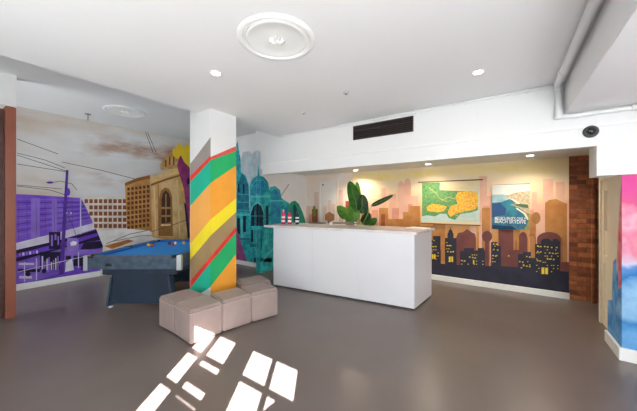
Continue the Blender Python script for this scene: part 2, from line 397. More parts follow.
teal('poly', [(236,166),(241,160),(243,152),(249,151),(252,154),(257,150),(260.5,152),(260.5,200),(236,200)], SKY)
teal('poly', [(200,150),(236,144),(237.5,141),(239,150),(240.5,158),(241,172),(246,176),(249,186),(250,215),(250,272),(200,272)], TE)
teal('poly', [(237,190),(239,180),(242,174),(246,178),(248.5,188),(249,212),(237,212)], TD)
teal('poly', [(250,196),(249.5,186),(252,179),(257.5,175.5),(258.2,166),(259,166),(259.6,175.5),(264,177),(268,182),(270,190),(270,187),(275,186),(280,190),(281.5,198),(284,200),(289,203),(290,212),(290,275),(250,280)], TE)
teal('poly', [(252,186),(256,180),(262,179),(266,184),(268,192),(252,194)], TB)
teal('poly', [(271,192),(275,188.5),(279,192),(280.5,200),(281,226),(271,226)], TB)
teal('rects', [(249,195.5,270,197.5),(270,200,284,201.5),(236,214,250,215.5)], TL)
teal('poly', [(251,226),(251,212),(253.5,206),(257.5,203.5),(261,206),(263,212),(263,226)], TN)
teal('line', [(250,214),(253,205.5),(257.5,202),(262,205.5),(264.5,214)], 1.1, TL)
teal('line', [(255,206),(255,226)], .6, TE); teal('line', [(259,205),(259,226)], .6, TE); teal('line', [(251,216),(263,216)], .6, TE)
teal('rects', [(237,218,240,234),(243,216,246,232),(266,206,268.5,226),(251,230,254,242),(256,230,260,244)], TN)
teal('rects', [(272.5,203,276,226),(241,220,242.5,238),(264,204,265,226)], TL)
teal('rects', [(238,184,239.5,192),(243,184,244.5,194),(258,184,259.5,190)], TN)
teal('rects', [(250,244,290,247),(236,238,250,240)], TD); teal('rects', [(256,252,272,254.5)], (150, 170, 70)); teal('rects', [(254,258,272,262),(258,234,262,250)], TN)
teal('line', [(262,262),(272,250)], .8, TL); teal('line', [(250,226),(272,214),(284,206)], .6, TN)
for k in range(7): teal('line', [(250 + k * 3.2, 228), (250.5 + k * 3.2, 243)], .5, TL if k % 2 else TD)
for k in range(5): teal('line', [(237, 194 + k * 4), (249, 194.5 + k * 4)], .45, TD if k % 2 else TL)
for k in range(4): teal('line', [(252 + k * 4.2, 192), (254 + k * 3.4, 180)], .4, TE)
for k in range(5): teal('rects', [(273 + k * 3, 230, 274.5 + k * 3, 240)], TN)
teal('line', [(250,190),(255,181),(262,180)], .5, TL); teal('line', [(271,190),(275,187.5),(279,191)], .5, TL)
teal('poly', [(235,226),(236.5,228),(242,246),(248,266),(235,266)], mat('paint_plum', (150, 70, 134), .7, .12, 6))
teal('line', [(281,196),(289,184)], .5, (60, 90, 110))
GR = mat('paint_green', (20, 160, 130), .7, rgb2=(30, 134, 120), scale=8)
teal('poly', [(288,206),(291,202),(295,200.5),(299,204),(303,213),(306.3,224),(306.3,262),(286,262)], GR)
teal('poly', [(293,206),(295,204),(297,209),(297,222),(294,222)], (14, 70, 80))
teal('poly', [(283,204),(287,208),(290,216),(290,240),(281,240)], TB)
link('wall_bay_back', Ma.bm, Ma.mats, kind='structure')
link('wall_wing', Mb.bm, Mb.mats, kind='structure')

# ------------------------------------------------------------------ niche back wall: sunset skyline
def sunset_mat():
    m = bpy.data.materials.new('sunset_paint'); m.use_nodes = True; N = m.node_tree.nodes; L = m.node_tree.links
    b = N['Principled BSDF']; b.inputs['Roughness'].default_value = .7; b.inputs['Specular IOR Level'].default_value = .25
    tc = N.new('ShaderNodeTexCoord'); sp = N.new('ShaderNodeSeparateXYZ'); L.new(tc.outputs['Object'], sp.inputs[0])
    n = N.new('ShaderNodeTexNoise'); n.inputs['Scale'].default_value = 2.2; n.inputs['Detail'].default_value = 5
    mp = N.new('ShaderNodeMapping'); mp.inputs['Scale'].default_value = (.6, 1, 2.6); L.new(tc.outputs['Object'], mp.inputs[0]); L.new(mp.outputs[0], n.inputs[0])
    a = N.new('ShaderNodeMath'); a.operation = 'MULTIPLY_ADD'; a.inputs[1].default_value = .35; L.new(n.outputs['Fac'], a.inputs[0]); L.new(sp.outputs['Z'], a.inputs[2])
    r = N.new('ShaderNodeValToRGB'); mr = N.new('ShaderNodeMapRange'); mr.inputs[1].default_value = .9; mr.inputs[2].default_value = 2.5
    L.new(a.outputs[0], mr.inputs[0]); L.new(mr.outputs[0], r.inputs[0]); e = r.color_ramp.elements
    e[0].position = .0; e[0].color = (*s2l((214, 152, 82)), 1); e[1].position = 1; e[1].color = (*s2l((238, 224, 198)), 1)
    for p, c in ((.22, (226, 168, 104)), (.42, (236, 190, 140)), (.62, (240, 206, 170)), (.78, (236, 218, 186)), (.88, (236, 214, 158))):
        x = e.new(p); x.color = (*s2l(c), 1)
    L.new(r.outputs[0], b.inputs['Base Color']); return m
M = Mural('y', YN, -1, sunset_mat(), .0005)
box(M.bm, XN, .84, YN, YN + .12, 0, ZN + .1)
PALE = mat('paint_light_wash', (236, 228, 222), .75, rgb2=(236, 216, 202), scale=3)
M.poly([(306.3,168),(352,168),(353,226),(306.3,226)], PALE)  # wash of light over this stretch of mural, put into the paint colour
def sky(L, m, base):
    """L: (x0,x1,top) blocks"""
    M.rects([(a, t, b, base) for a, b, t in L], m)
PK = mat('paint_rose', (226, 174, 154), .75, rgb2=(232, 190, 166), scale=4)
PK2 = mat('paint_rose_deep', (212, 146, 124), .75, rgb2=(222, 160, 136), scale=4)
YL = mat('paint_yellow_cloud', (238, 214, 140), .8, rgb2=(238, 220, 170), scale=7)
for P in ([(360,176),(372,173),(392,174),(402,178),(384,181),(366,180)], [(408,173),(425,171),(440,174),(428,177),(412,177)], [(463,171),(480,169),(487,171),(480,174),(466,174)],
          [(491,170),(510,166),(534,168),(530,172),(508,173)], [(538,170),(552,169),(556,171),(545,173)]): M.poly(P, YL)
PKP = mat('paint_rose_washed', (228, 192, 178), .75, rgb2=(228, 200, 188), scale=4)  # paler copy of the rose for the stretch bleached by light
sky([(306.3,314,206),(314,319,192),(319,322,200),(338,343,190)], PKP, 262)
sky([(352,359,196),(359,366,200),(366,374,192),(374,381,199),(381,386,188),(389,396,194),(398,404,186),(404,411,183),(411,418,196),
     (470,476,190),(479,487,176),(487,492,196),(532,537,192),(537,543,204),(543,553,179),(556,565,182),(565,569,200)], PK, 262)
for x, t in ((401,186),(407.5,183),(369,192)): M.ell(x, t, 3, 5, PK, 0, 180)
sky([(309,312,214),(372,378,210),(392,399,208),(408,413,204),(483,489,206),(529,534,210)], PK2, 262)
TA = mat('paint_tan', (196, 138, 76), .75, rgb2=(182, 120, 64), scale=5)
TA2 = mat('paint_brown_orange', (170, 92, 58), .75, rgb2=(150, 76, 48), scale=6)
sky([(545,567,203),(482,490,208),(403,409,212),(409,420,206),(379,388,208),(388,403,219),(420,433,226),(433,445,222),(530,536,214),(362,372,214),(514,520,224)], TA, 262)
M.poly([(545,203),(549,200),(556,199),(567,204)], TA); M.ell(536, 218, 4.5, 6, mat('paint_tan_dark', (170, 116, 66), .75, .1)); 
sky([(312,317.5,209),(322,328,212),(345.5,350,201),(350,356,206),(381,385,214)], TA2, 240)
M.rects([(313,206,315.5,216),(324,217,326.5,224)], (120, 150, 60))
MV = mat('paint_mauve', (126, 72, 66), .75, rgb2=(112, 62, 62), scale=5)
for x0, x1, y in ((430,441,250),(456,476,238),(485,489,238),(498.5,513.5,229),(519,527.5,238),(537,561,238),(561,569,262),(476,485,250),(505,520,250)): M.rects([(x0, y, x1, 290)], MV)
M.poly([(456,238),(458,233),(463,232),(467,229),(472,232.5),(475,234),(476,238)], MV); M.ell(487, 236.5, 5.2, 5.6, MV)
M.ell(523, 238, 4.2, 6, MV, 0, 180); M.ell(549, 239, 12, 7, MV, 0, 180); M.line([(529,236),(533,234),(536,240),(536,256)], .6, MV)
M.line([(516,240),(516,256)], .6, MV); M.line([(478,232),(478,252)], .5, MV); M.line([(562,238),(562,262)], .6, MV)
NV = mat('paint_navy', (46, 46, 66), .7, rgb2=(36, 36, 54), scale=4)
M.poly([(425,262),(445,264),(470,266),(500,266),(530,268),(569,272),(569,306),(425,290)], NV)
for x0, x1, y in ((430,433,240),(433,440.5,236),(445,456.5,238),(447.5,453.5,233),(460,485,251),(464,474,248),(478,484,248),(491,497.5,242),(497,501,246),(492,500,258),(518,523,254),(523,531,252),(531,536,258),(535,541,244),(541,560,241),(553,558,239)):
    M.rects([(x0, y, x1, 284)], NV)
M.ell(450.5, 233, 2.2, 3.6, NV, 0, 180); M.rects([(450.2,227,450.9,233)], NV); M.ell(546, 241.5, 5, 3, NV, 0, 180)
YW_ = mat('paint_window_yellow', (250, 214, 70), .7, .1)
Lw = [(446.5,245),(449,245),(447,251),(450,251.3),(452.5,251),(432,246),(435,246),(431,251),(493,243.5),(496,243.7),(493,249),(497,249.5),(492.5,255),(495,255.5),(461,260),(464,260.5),
      (469,256.5),(472,257),(474.5,257.5),(473,262),(519,261),(522,261.6),(526,256),(529,256.5),(523,265),(526,265.6),(529,266),(537,245.5),(540,246),(544,246),(547,246.4),(551,247),(556,247),
      (537,251),(540,251.4),(549,252.4),(552,252.8),(555,253),(537,260),(539.5,260.5),(547,258),(550,258.5),(553,259),(508,255.3)]
M.rects([(x, y, x + 1.5, y + 1.1) for x, y in Lw], YW_)
rw = random.Random(3)
for x0, x1, y0, y1 in ((446,455.5,242,264),(461,484,254,264),(492,499.5,245,264),(518.5,534,257,268),(536,559.5,245,272),(431,439,240,262)):
    yy = y0
    while yy < y1:
        xx = x0 + .3
        while xx < x1 - 1:
            if rw.random() < .30: M.rects([(xx, yy + (xx - 430) * .012, xx + 1.1, yy + .8 + (xx - 430) * .012)], YW_); M.k -= 1
            xx += 2.1
        yy += 3.1
M.k += 1
M.rects([(449,256.5,450.7,262),(451.4,256.5,453.1,262),(432,254,433.4,259),(434,254,435.4,259),(473,260,474.2,264),(541.5,267.5,544.4,274),(545.2,267.7,548,274.2)], YW_)
link('wall_back', M.bm, M.mats, kind='structure')
# white door painted over with the pale skyline, at the back of the reception
dp = onY(320.8, 226, YN); dq = onY(336.8, 181, YN)
bm = bmesh.new(); box(bm, dp.x - .05, dp.x, YN - .035, YN + .02, 0, dq.z + .05); box(bm, dq.x, dq.x + .05, YN - .035, YN + .02, 0, dq.z + .05); box(bm, dp.x, dq.x, YN - .035, YN + .02, dq.z, dq.z + .05)
dr = link('door_1', bm, PALE, kind='structure')
MD = Mural('y', YN - .024, -1, mat('door_white', (236, 230, 226), .5))
box(MD.bm, dp.x, dq.x, YN - .024, YN + .01, .005, dq.z)
MD.rects([(323,206,327,226),(328,200,331.5,226),(332,204,335,226)], mat('paint_rose_pale', (234, 206, 194), .75, .05))
link('door_leaf', MD.bm, MD.mats, dr)
bm = bmesh.new(); p = onY(323.3, 184.8, YN - .03); ball(bm, (p.x, YN - .045, p.z), .022); link('door_closer', bm, mat('black_plastic', (22, 22, 24), .4), dr)

# ------------------------------------------------------------------ brickwork and side opening on the right
def brick_mat():
    m = bpy.data.materials.new('old_brick'); m.use_nodes = True; N = m.node_tree.nodes; L = m.node_tree.links
    b = N['Principled BSDF']; b.inputs['Roughness'].default_value = .85; tc = N.new('ShaderNodeTexCoord')
    sp = N.new('ShaderNodeSeparateXYZ'); cb = N.new('ShaderNodeCombineXYZ'); L.new(tc.outputs['Object'], sp.inputs[0])
    ad = N.new('ShaderNodeMath'); L.new(sp.outputs['X'], ad.inputs[0]); L.new(sp.outputs['Y'], ad.inputs[1])
    L.new(ad.outputs[0], cb.inputs[0]); L.new(sp.outputs['Z'], cb.inputs[1])
    k = N.new('ShaderNodeTexBrick'); L.new(cb.outputs[0], k.inputs[0]); k.inputs['Scale'].default_value = 1
    k.inputs['Brick Width'].default_value = .21; k.inputs['Row Height'].default_value = .075; k.inputs['Mortar Size'].default_value = .007
    k.inputs['Color1'].default_value = (*s2l((196, 116, 72)), 1); k.inputs['Color2'].default_value = (*s2l((108, 56, 40)), 1); k.inputs['Mortar'].default_value = (*s2l((126, 88, 62)), 1)
    n = N.new('ShaderNodeTexNoise'); n.inputs['Scale'].default_value = 14; n.inputs['Detail'].default_value = 5; n.inputs['Roughness'].default_value = .7; L.new(tc.outputs['Object'], n.inputs[0])
    mx = N.new('ShaderNodeMix'); mx.data_type = 'RGBA'; mx.blend_type = 'OVERLAY'; mx.inputs[0].default_value = .9
    L.new(k.outputs['Color'], mx.inputs[6]); L.new(n.outputs['Fac'], mx.inputs[7]); L.new(mx.outputs[2], b.inputs['Base Color'])
    bp = N.new('ShaderNodeBump'); bp.inputs['Strength'].default_value = .7; bp.inputs['Distance'].default_value = .01; bp.invert = True
    L.new(k.outputs['Fac'], bp.inputs['Height']); L.new(bp.outputs[0], b.inputs['Normal']); return m
BK = brick_mat()
bm = bmesh.new(); box(bm, .842, 1.9, YN - .015, YN + .12, 0, ZN + .1); box(bm, 1.09, 1.12, YN - .06, YN - .015, 0, ZN)
link('wall_brick', bm, BK, kind='structure')
# passage to the right
bm = bmesh.new(); box(bm, 1.9, 2.0, 4.0, YN, 0, 2.9); link('wall_passage', bm, mat('dim_cream', (196, 178, 150), .7), kind='structure')
bm = bmesh.new(); box(bm, 1.22, 1.27, 5.1, YN - .07, 0, 1.84, .004); link('door_2', bm, mat('dark_door', (42, 34, 32), .5), kind='structure')
# cream door in a cream frame
CRM = mat('cream_paint', (238, 224, 198), .5, .03, 5)
bm = bmesh.new(); box(bm, .99, 1.05, 4.26, 4.32, 0, 1.838, .004); box(bm, .99, 1.05, 4.83, 4.89, 0, 1.838, .004); box(bm, .99, 1.05, 4.32, 4.83, 1.79, 1.838)
dr = link('door_3', bm, CRM, kind='structure')
bm = bmesh.new(); box(bm, 1.008, 1.045, 4.325, 4.825, .01, 1.785)
box(bm, 1.0, 1.009, 4.37, 4.44, .1, 1.7); box(bm, 1.0, 1.009, 4.72, 4.79, .1, 1.7); box(bm, 1.0, 1.009, 4.44, 4.72, .78, .88)
dl = link('door_leaf', bm, CRM, dr)
bm = bmesh.new(); box(bm, 1.0005, 1.008, 4.46, 4.70, 1.18, 1.66, .002); link('pane', bm, mat('frosted_pane', (206, 198, 182), .25), dl)
bm = bmesh.new(); ball(bm, (.975, 4.36, .98), .018); tube(bm, [(.98, 4.36, .98), (1.008, 4.36, .98)], .008); link('door_handle', bm, mat('chrome', (200, 200, 200), .2, metal=1), dl)
# painted partition
def cloud_mat():
    m = bpy.data.materials.new('pink_blue_spray'); m.use_nodes = True; N = m.node_tree.nodes; L = m.node_tree.links
    b = N['Principled BSDF']; b.inputs['Roughness'].default_value = .7; tc = N.new('ShaderNodeTexCoord'); sp = N.new('ShaderNodeSeparateXYZ'); L.new(tc.outputs['Object'], sp.inputs[0])
    n = N.new('ShaderNodeTexNoise'); n.inputs['Scale'].default_value = 3.2; n.inputs['Detail'].default_value = 5; L.new(tc.outputs['Object'], n.inputs[0])
    a = N.new('ShaderNodeMath'); a.operation = 'MULTIPLY_ADD'; a.inputs[1].default_value = 1.0; L.new(n.outputs['Fac'], a.inputs[0]); L.new(sp.outputs['Z'], a.inputs[2])
    mr = N.new('ShaderNodeMapRange'); mr.inputs[1].default_value = .5; mr.inputs[2].default_value = 2.4; L.new(a.outputs[0], mr.inputs[0])
    r = N.new('ShaderNodeValToRGB'); L.new(mr.outputs[0], r.inputs[0]); e = r.color_ramp.elements
    e[0].position = 0; e[0].color = (*s2l((60, 136, 206)), 1); e[1].position = 1; e[1].color = (*s2l((222, 70, 150)), 1)
    for p, c in ((.10, (110, 172, 226)), (.18, (46, 130, 200)), (.30, (150, 196, 234)), (.38, (28, 120, 196)), (.46, (96, 150, 214)), (.52, (214, 206, 232)), (.60, (236, 130, 160)), (.70, (240, 178, 200)), (.78, (226, 92, 140)), (.90, (226, 80, 160))):
        x = e.new(p); x.color = (*s2l(c), 1)
    L.new(r.outputs[0], b.inputs['Base Color']); return m
CLM = cloud_mat()
MP = Mural('x', .93, -1, CLM); box(MP.bm, .93, X1, 3.811, 4.25, 0, 1.78); MP.top = 1.779
MP.poly([(607.4,160),(622,160),(620,200),(618,232),(617,256),(614,280),(612.6,300),(607.4,300)], CRM)
MP.poly([(619,214),(621,196),(622,240),(621,286),(618.5,290),(618,250)], mat('paint_red_streak', (222, 84, 100), .7, rgb2=(236, 150, 150), scale=9))
MP.poly([(613,262),(616,258),(617,300),(614,330),(612,332),(612,290)], mat('paint_azure', (60, 140, 208), .7, rgb2=(120, 180, 228), scale=9))
link('wall_partition', MP.bm, MP.mats, kind='structure')

# ------------------------------------------------------------------ baseboards
def bb(name, x0, x1, y0, y1, h=.1):
    bm = bmesh.new(); box(bm, x0, x1, y0, y1, 0, h, .004, seg=1); link(name, bm, TRIM, kind='structure')
bb('baseboard_left', X0 + .03, X0 + .055, YW, YBB, .11)
bb('baseboard_bay', X0 + .06, -4.5, YBB - .055, YBB - .03)
bb('baseboard_back', XN + .05, .842, YN - .06, YN - .04)
bm = bmesh.new(); box(bm, .905, X1, 3.785, 3.809, 0, .12, .004, seg=1); box(bm, .905, .929, 3.81, 4.25, 0, .12, .004, seg=1); link('baseboard_right', bm, TRIM, kind='structure')

# ------------------------------------------------------------------ striped pillar
PX0, PX1, PY0, PY1 = -3.73, -3.24, 2.18, 2.60
bm = bmesh.new(); box(bm, PX0, PX1, PY0, PY1, 0, ZB - .002)
Pf = Mural('y', PY0, -1, WHITE); Pf.bm.free(); Pf.bm = bm
Pr = Mural('x', PX1, 1, WHITE); Pr.bm.free(); Pr.bm = bm; Pr.mats = Pf.mats
l, m_, r = 190.2, 210.6, 236.2
GY = mat('paint_taupe', (158, 148, 142), .6, .04); RD = (226, 62, 54); GN = mat('paint_sea_green', (18, 184, 150), .6, .05)
GN2 = mat('paint_green_bright', (30, 176, 104), .6, .06); OR = mat('paint_orange', (246, 176, 84), .6, .03); OR2 = mat('paint_orange_deep', (246, 166, 54), .6, .03)
YE = mat('paint_lemon', (250, 228, 40), .6, .03); TP = mat('paint_brown_taupe', (166, 138, 96), .6, .05)
def stripe(Q, xa, xb, y0a, y0b, y1a, y1b, m): Q.poly([(xa, y0a), (xb, y0b), (xb, y1b), (xa, y1a)], m)
stripe(Pf, l, m_, 164, 137, 176, 155.5, GY); stripe(Pr, m_, r, 157, 146, 161, 151, mat('paint_coral', (232, 110, 96), .7, rgb2=(228, 74, 62), scale=6))
stripe(Pf, l, m_, 176, 155.5, 182, 160, RD)
stripe(Pf, l, m_, 182, 160, 206, 183, GN); stripe(Pr, m_, r, 160, 151, 183, 165.5, GN2)
stripe(Pf, l, m_, 206, 183, 244, 219.5, OR); stripe(Pr, m_, r, 183, 165.5, 219.5, 198, OR2)
stripe(Pf, l, m_, 244, 219.5, 260, 235.6, YE); stripe(Pr, m_, r, 219.5, 198, 235.6, 212, YE)
stripe(Pf, l, m_, 260, 235.6, 281, 256.5, TP); stripe(Pr, m_, r, 235.6, 212, 256.5, 226.5, TP)
stripe(Pf, l, m_, 281, 256.5, 288, 262.5, RD); stripe(Pr, m_, r, 256.5, 226.5, 262.5, 232, RD)
stripe(Pf, l, m_, 288, 262.5, 300, 287, GN); stripe(Pr, m_, r, 262.5, 232, 286.5, 254, GN2)
stripe(Pr, m_, r, 286.5, 254, 299, 294, OR2)
tag(link('pillar', bm, Pf.mats), 'square pillar painted with diagonal red, green, orange and yellow stripes', 'pillar')

# ------------------------------------------------------------------ ottomans
VIN = mat('taupe_vinyl', (163, 145, 140), .42, .05, 5, bump=.05, bscale=160)
SEAM = mat('taupe_piping', (206, 188, 180), .45)
os_, oh = .374, .378
ot = thing('ottoman', '', 'ottoman', group='taupe cube ottomans around the pillar')
bm = bmesh.new(); box(bm, -os_ / 2, os_ / 2, -os_ / 2, os_ / 2, .012, oh - .03, .012, seg=3); link('base', bm, VIN, ot, smooth=True)
bm = bmesh.new(); box(bm, -os_ / 2, os_ / 2, -os_ / 2, os_ / 2, oh - .05, oh, .016, seg=4); link('cushion', bm, VIN, ot, smooth=True)
bm = bmesh.new(); q = os_ / 2 + .001
for z in (oh - .045, ): tube(bm, [(-q, -q + .01, z), (-q + .01, -q, z), (q - .01, -q, z), (q, -q + .01, z), (q, q - .01, z), (q - .01, q, z), (-q + .01, q, z), (-q, q - .01, z), (-q, -q + .01, z)], .0025, 6)
link('piping', bm, SEAM, ot)
for sx in (-1, 1):
    for sy in (-1, 1):
        bm = bmesh.new(); lathe(bm, [(.018, 0), (.018, .013)], 12, mtx=Matrix.Translation((sx * .13, sy * .13, 0))); link('foot', bm, mat('black_plastic', (22, 22, 24), .4), ot)
def ofc(P, deg):
    a = math.radians(deg); q = os_ / 2
    return Vector((P[0], P[1], 0)) + Vector((math.sin(a), math.cos(a), 0)) * q - Vector((math.cos(a), -math.sin(a), 0)) * q
spots = [(ofc((-2.733, 1.600), 5), -math.radians(5), 'taupe cube ottoman at the front corner, with the sun patch on its side'),
         (ofc((-2.700, 1.978), 12), -math.radians(12), 'taupe cube ottoman in the middle of the right-hand row of three'),
         (ofc((-2.621, 2.348), 17), -math.radians(17), 'taupe cube ottoman at the far end of the row, nearest the white counter'),
         (ofc((-3.111, 1.633), 1), -math.radians(1), 'taupe cube ottoman at the left end, nearest the pool table'),
         (ofc((-2.955, 2.56), 17), -math.radians(17), 'taupe cube ottoman mostly hidden behind the pillar and the row of three')]
for i, (p, a, lab) in enumerate(spots):
    if i == 0: ot.location = p; ot.rotation_euler.z = a; ot['label'] = lab
    else: dup(ot, p, a, lab)

# ------------------------------------------------------------------ pool table
hd = HEAD
fw = Vector((-sn, cs, 0)); rt = Vector((cs, sn, 0))
def camxy(lat, z): return rt * lat + fw * z
TW, TLn, TH = 1.29, 1.70, .80
org = camxy(-3.165 + TW / 2, 3.68)
pt = thing('pool_table', 'blue-cloth pool table with dark wood apron and white metal corners', 'pool table', org, HEAD + math.radians(1.5))
BLK = mat('blue_grey_apron', (82, 98, 114), .4, rgb2=(62, 76, 92), scale=10); NVY = mat('navy_base', (38, 52, 72), .45, .12, 6)
BLU = mat('blue_cloth', (44, 150, 236), .85, .04, 40); SIL = mat('silver_metal', (205, 210, 216), .3, metal=.6)
W2 = TW / 2
bm = bmesh.new(); box(bm, -W2 + .05, W2 - .05, .05, TLn - .05, .66, TH - .035); link('bed', bm, BLU, pt)
bm = bmesh.new()
for a, b, c, d in ((-W2 + .12, W2 - .12, .0, .075), (-W2 + .12, W2 - .12, TLn - .075, TLn)): box(bm, a, b, c, d, TH - .035, TH, .008)
for a, b in ((-W2, -W2 + .075), (W2 - .075, W2)):
    box(bm, a, b, .12, TLn / 2 - .05, TH - .035, TH, .008); box(bm, a, b, TLn / 2 + .05, TLn - .12, TH - .035, TH, .008)
link('rail', bm, BLK, pt)
bm = bmesh.new()
def cush(a, b, inner, axis):
    # nose profile
    prof = [(0, TH - .03), (0, TH - .002), (.03, TH - .004), (.045, TH - .014), (.03, TH - .032)]
    if axis == 'x': prism(bm, [(inner[0] + inner[1] * p, z) for p, z in prof], 'x', a, b)
    else: prism(bm, [(inner[0] + inner[1] * p, z) for p, z in prof], 'y', a, b)
cush(-W2 + .14, W2 - .14, (.075, 1), 'x'); cush(-W2 + .14, W2 - .14, (TLn - .075, -1), 'x')
for s in (-1, 1):
    cush(.14, TLn / 2 - .06, (s * (W2 - .075), -s), 'y'); cush(TLn / 2 + .06, TLn - .14, (s * (W2 - .075), -s), 'y')
link('cushion', bm, mat('blue_cushion_cloth', (28, 116, 200), .85), pt)
for x, y in ((-W2 + .06, .06), (W2 - .06, .06), (-W2 + .06, TLn - .06), (W2 - .06, TLn - .06), (-W2 + .03, TLn / 2), (W2 - .03, TLn / 2)):
    bm = bmesh.new(); lathe(bm, [(.05, TH - .034), (.05, TH - .006), (.062, TH - .004), (.062, TH - .032)], 20, mtx=Matrix.Translation((x, y, 0)), cap=False)
    lathe(bm, [(.05, TH - .033), (.05, TH - .031)], 20, mtx=Matrix.Translation((x, y, 0)))
    link('pocket', bm, mat('black_leather', (20, 20, 22), .5), pt)
bm = bmesh.new()   # apron, slightly tapering inwards to the bottom
for prof, ax, a, b in (([(0, TH - .036), (.03, .61), (.055, .61), (.04, TH - .036)], 'x', -W2 + .03, W2 - .03), ([(TLn, TH - .036), (TLn - .03, .61), (TLn - .055, .61), (TLn - .04, TH - .036)], 'x', -W2 + .03, W2 - .03),
                       ([(-W2, TH - .036), (-W2 + .03, .61), (-W2 + .055, .61), (-W2 + .04, TH - .036)], 'y', .03, TLn - .03), ([(W2, TH - .036), (W2 - .03, .61), (W2 - .055, .61), (W2 - .04, TH - .036)], 'y', .03, TLn - .03)):
    prism(bm, prof, ax, a, b)
ap = link('apron', bm, BLK, pt)
bm = bmesh.new()
for k, pts in enumerate(([(0,0),(.012,0),(.02,.03),(.008,.03)], [(.024,0),(.036,0),(.05,.03),(.04,.03),(.031,.012),(.024,.03),(.014,.03)], [(.05,0),(.075,0),(.078,.012),(.066,.017),(.08,.03),(.056,.03),(.055,.02),(.063,.012),(.049,.008)])):
    prism(bm, [(-W2 + .28 + a, .655 + b * 1.3) for a, b in pts], 'y', .009, .03)
link('maker_mark', bm, mat('black_plastic', (22, 22, 24), .4), ap)
for sx in (-1, 1):
    for y, sy in ((0, 1), (TLn, -1)):
        bm = bmesh.new()
        box(bm, sx * W2 - .004 if sx > 0 else sx * W2 - .004, sx * W2 + .008 if sx > 0 else sx * W2 + .008, y - .004 if sy > 0 else y - .052, y + .052 if sy > 0 else y + .004, .60, TH + .002, .003)
        a0, a1 = sorted((sx * W2, sx * (W2 - .052))); box(bm, a0, a1, y - .008 if sy > 0 else y - .002, y + .004 if sy > 0 else y + .008, .60, TH + .002, .003)
        box(bm, a0 + .006, a1 - .006, min(y, y + sy * .07), max(y, y + sy * .07), TH - .03, TH + .003, .004)
        link('corner_cap', bm, SIL, pt)
bm = bmesh.new(); box(bm, -W2 + .12, W2 - .12, .16, TLn - .16, .50, .612, .01); link('frame', bm, NVY, pt)
for y0, y1 in ((.26, .34), (TLn - .34, TLn - .26)):
    cxo = -.05
    pts = [(-.47, 0.03), (-.455, .12), (-.43, .28), (-.41, .44), (-.40, .5), (.40, .5), (.41, .44), (.43, .28), (.455, .12), (.47, .03), (.44, .03), (.34, .06), (-.34, .06), (-.44, .03)]
    bm = bmesh.new(); prism(bm, [(a + cxo, b) for a, b in pts], 'y', y0, y1); pg = link('pedestal', bm, NVY, pt)
    for s in (-1, 1):
        bm = bmesh.new(); prism(bm, [(a + cxo, b) for a, b in [(s * .455, .03), (s * .44, .12), (s * .415, .28), (s * .395, .44), (s * .42, .44), (s * .44, .28), (s * .468, .12), (s * .485, .03)]], 'y', y0 - .02, y1 + .02)
        link('edge_strip', bm, mat('slate_blue', (60, 78, 98), .4), pg)
        bm = bmesh.new(); lathe(bm, [(.035, 0), (.03, .015), (.012, .018), (.012, .035)], 16, mtx=Matrix.Translation((s * .45 + cxo, (y0 + y1) / 2, 0))); link('levelling_foot', bm, SIL, pg)
bm = bmesh.new(); box(bm, -.05, .05, .42, TLn - .42, .12, .24, .006); link('stretcher', bm, NVY, pt)
BALL_G = 'pool balls on the blue cloth'
def pool_ball(px, py, rgb, lab):
    p = onZ(px, py, TH - .035 + .027); bm = bmesh.new(); ball(bm, (0, 0, 0), .027, u=24, v=14)
    n = 'ball_%d_%d_%d' % rgb
    tag(link('pool_ball', bm, mat(n, rgb, .15), loc=(p.x, p.y, TH - .035 + .0275), smooth=True), lab, 'pool ball', BALL_G)
pool_ball(148.6, 244.9, (236, 190, 60), 'yellow pool ball, left of the pair lying near the middle of the table')
pool_ball(152.4, 245.1, (214, 90, 36), 'orange pool ball, right of the pair lying near the middle of the table')
pool_ball(169.5, 243.4, (60, 40, 50), 'dark pool ball, leftmost of the balls near the pillar')
pool_ball(172.6, 244.2, (200, 50, 50), 'red pool ball among the balls near the pillar')
pool_ball(175.4, 243.2, (236, 232, 220), 'white cue ball among the balls near the pillar')
pool_ball(184.0, 242.9, (230, 170, 60), 'amber pool ball closest to the striped pillar')

# ------------------------------------------------------------------ reception counter
CW = mat('white_laminate', (228, 228, 233), .35, .01, 2)
ang = math.radians(6.3)
ct = thing('reception_counter', 'long white reception counter with a marble-look top', 'counter', (-1.05, 3.93, 0), ang)
CL, CD = 2.47, .80
bm = bmesh.new(); prism(bm, [(-CL, 0), (0, 0), (.15, .76), (-CL, .76)], 'z', .02, 1.07); bd = link('body', bm, CW, ct)
bm = bmesh.new(); prism(bm, [(-CL + .02, .02), (-.02, .02), (.12, .74), (-CL + .02, .74)], 'z', 0, .021); link('plinth', bm, mat('plinth_grey', (60, 60, 62), .6), ct)  # recessed plinth in one flat dark grey
bm = bmesh.new()
for k, (a, b) in enumerate(((-CL + .002, -CL * 2 / 3 - .0008), (-CL * 2 / 3 + .0008, -CL / 3 - .0008), (-CL / 3 + .0008, -.002))):
    bm = bmesh.new(); box(bm, a, b, -.008, .002, .025, 1.066, .0008, seg=1); link('front_panel', bm, CW, ct)
bm = bmesh.new(); prism(bm, [(-CL - .2, -.03), (.035, -.03), (.20, .79), (-CL - .2, .79)], 'z', 1.07, 1.108); bmesh.ops.bevel(bm, geom=bm.edges[:], offset=.004, segments=2, affect='EDGES')
link('countertop', bm, mat('pale_marble', (230, 226, 226), .25, rgb2=(214, 208, 208), scale=6), ct)
def on_counter(px, py, z=1.108): return onZ(px, py, z)
ZT = 1.1085
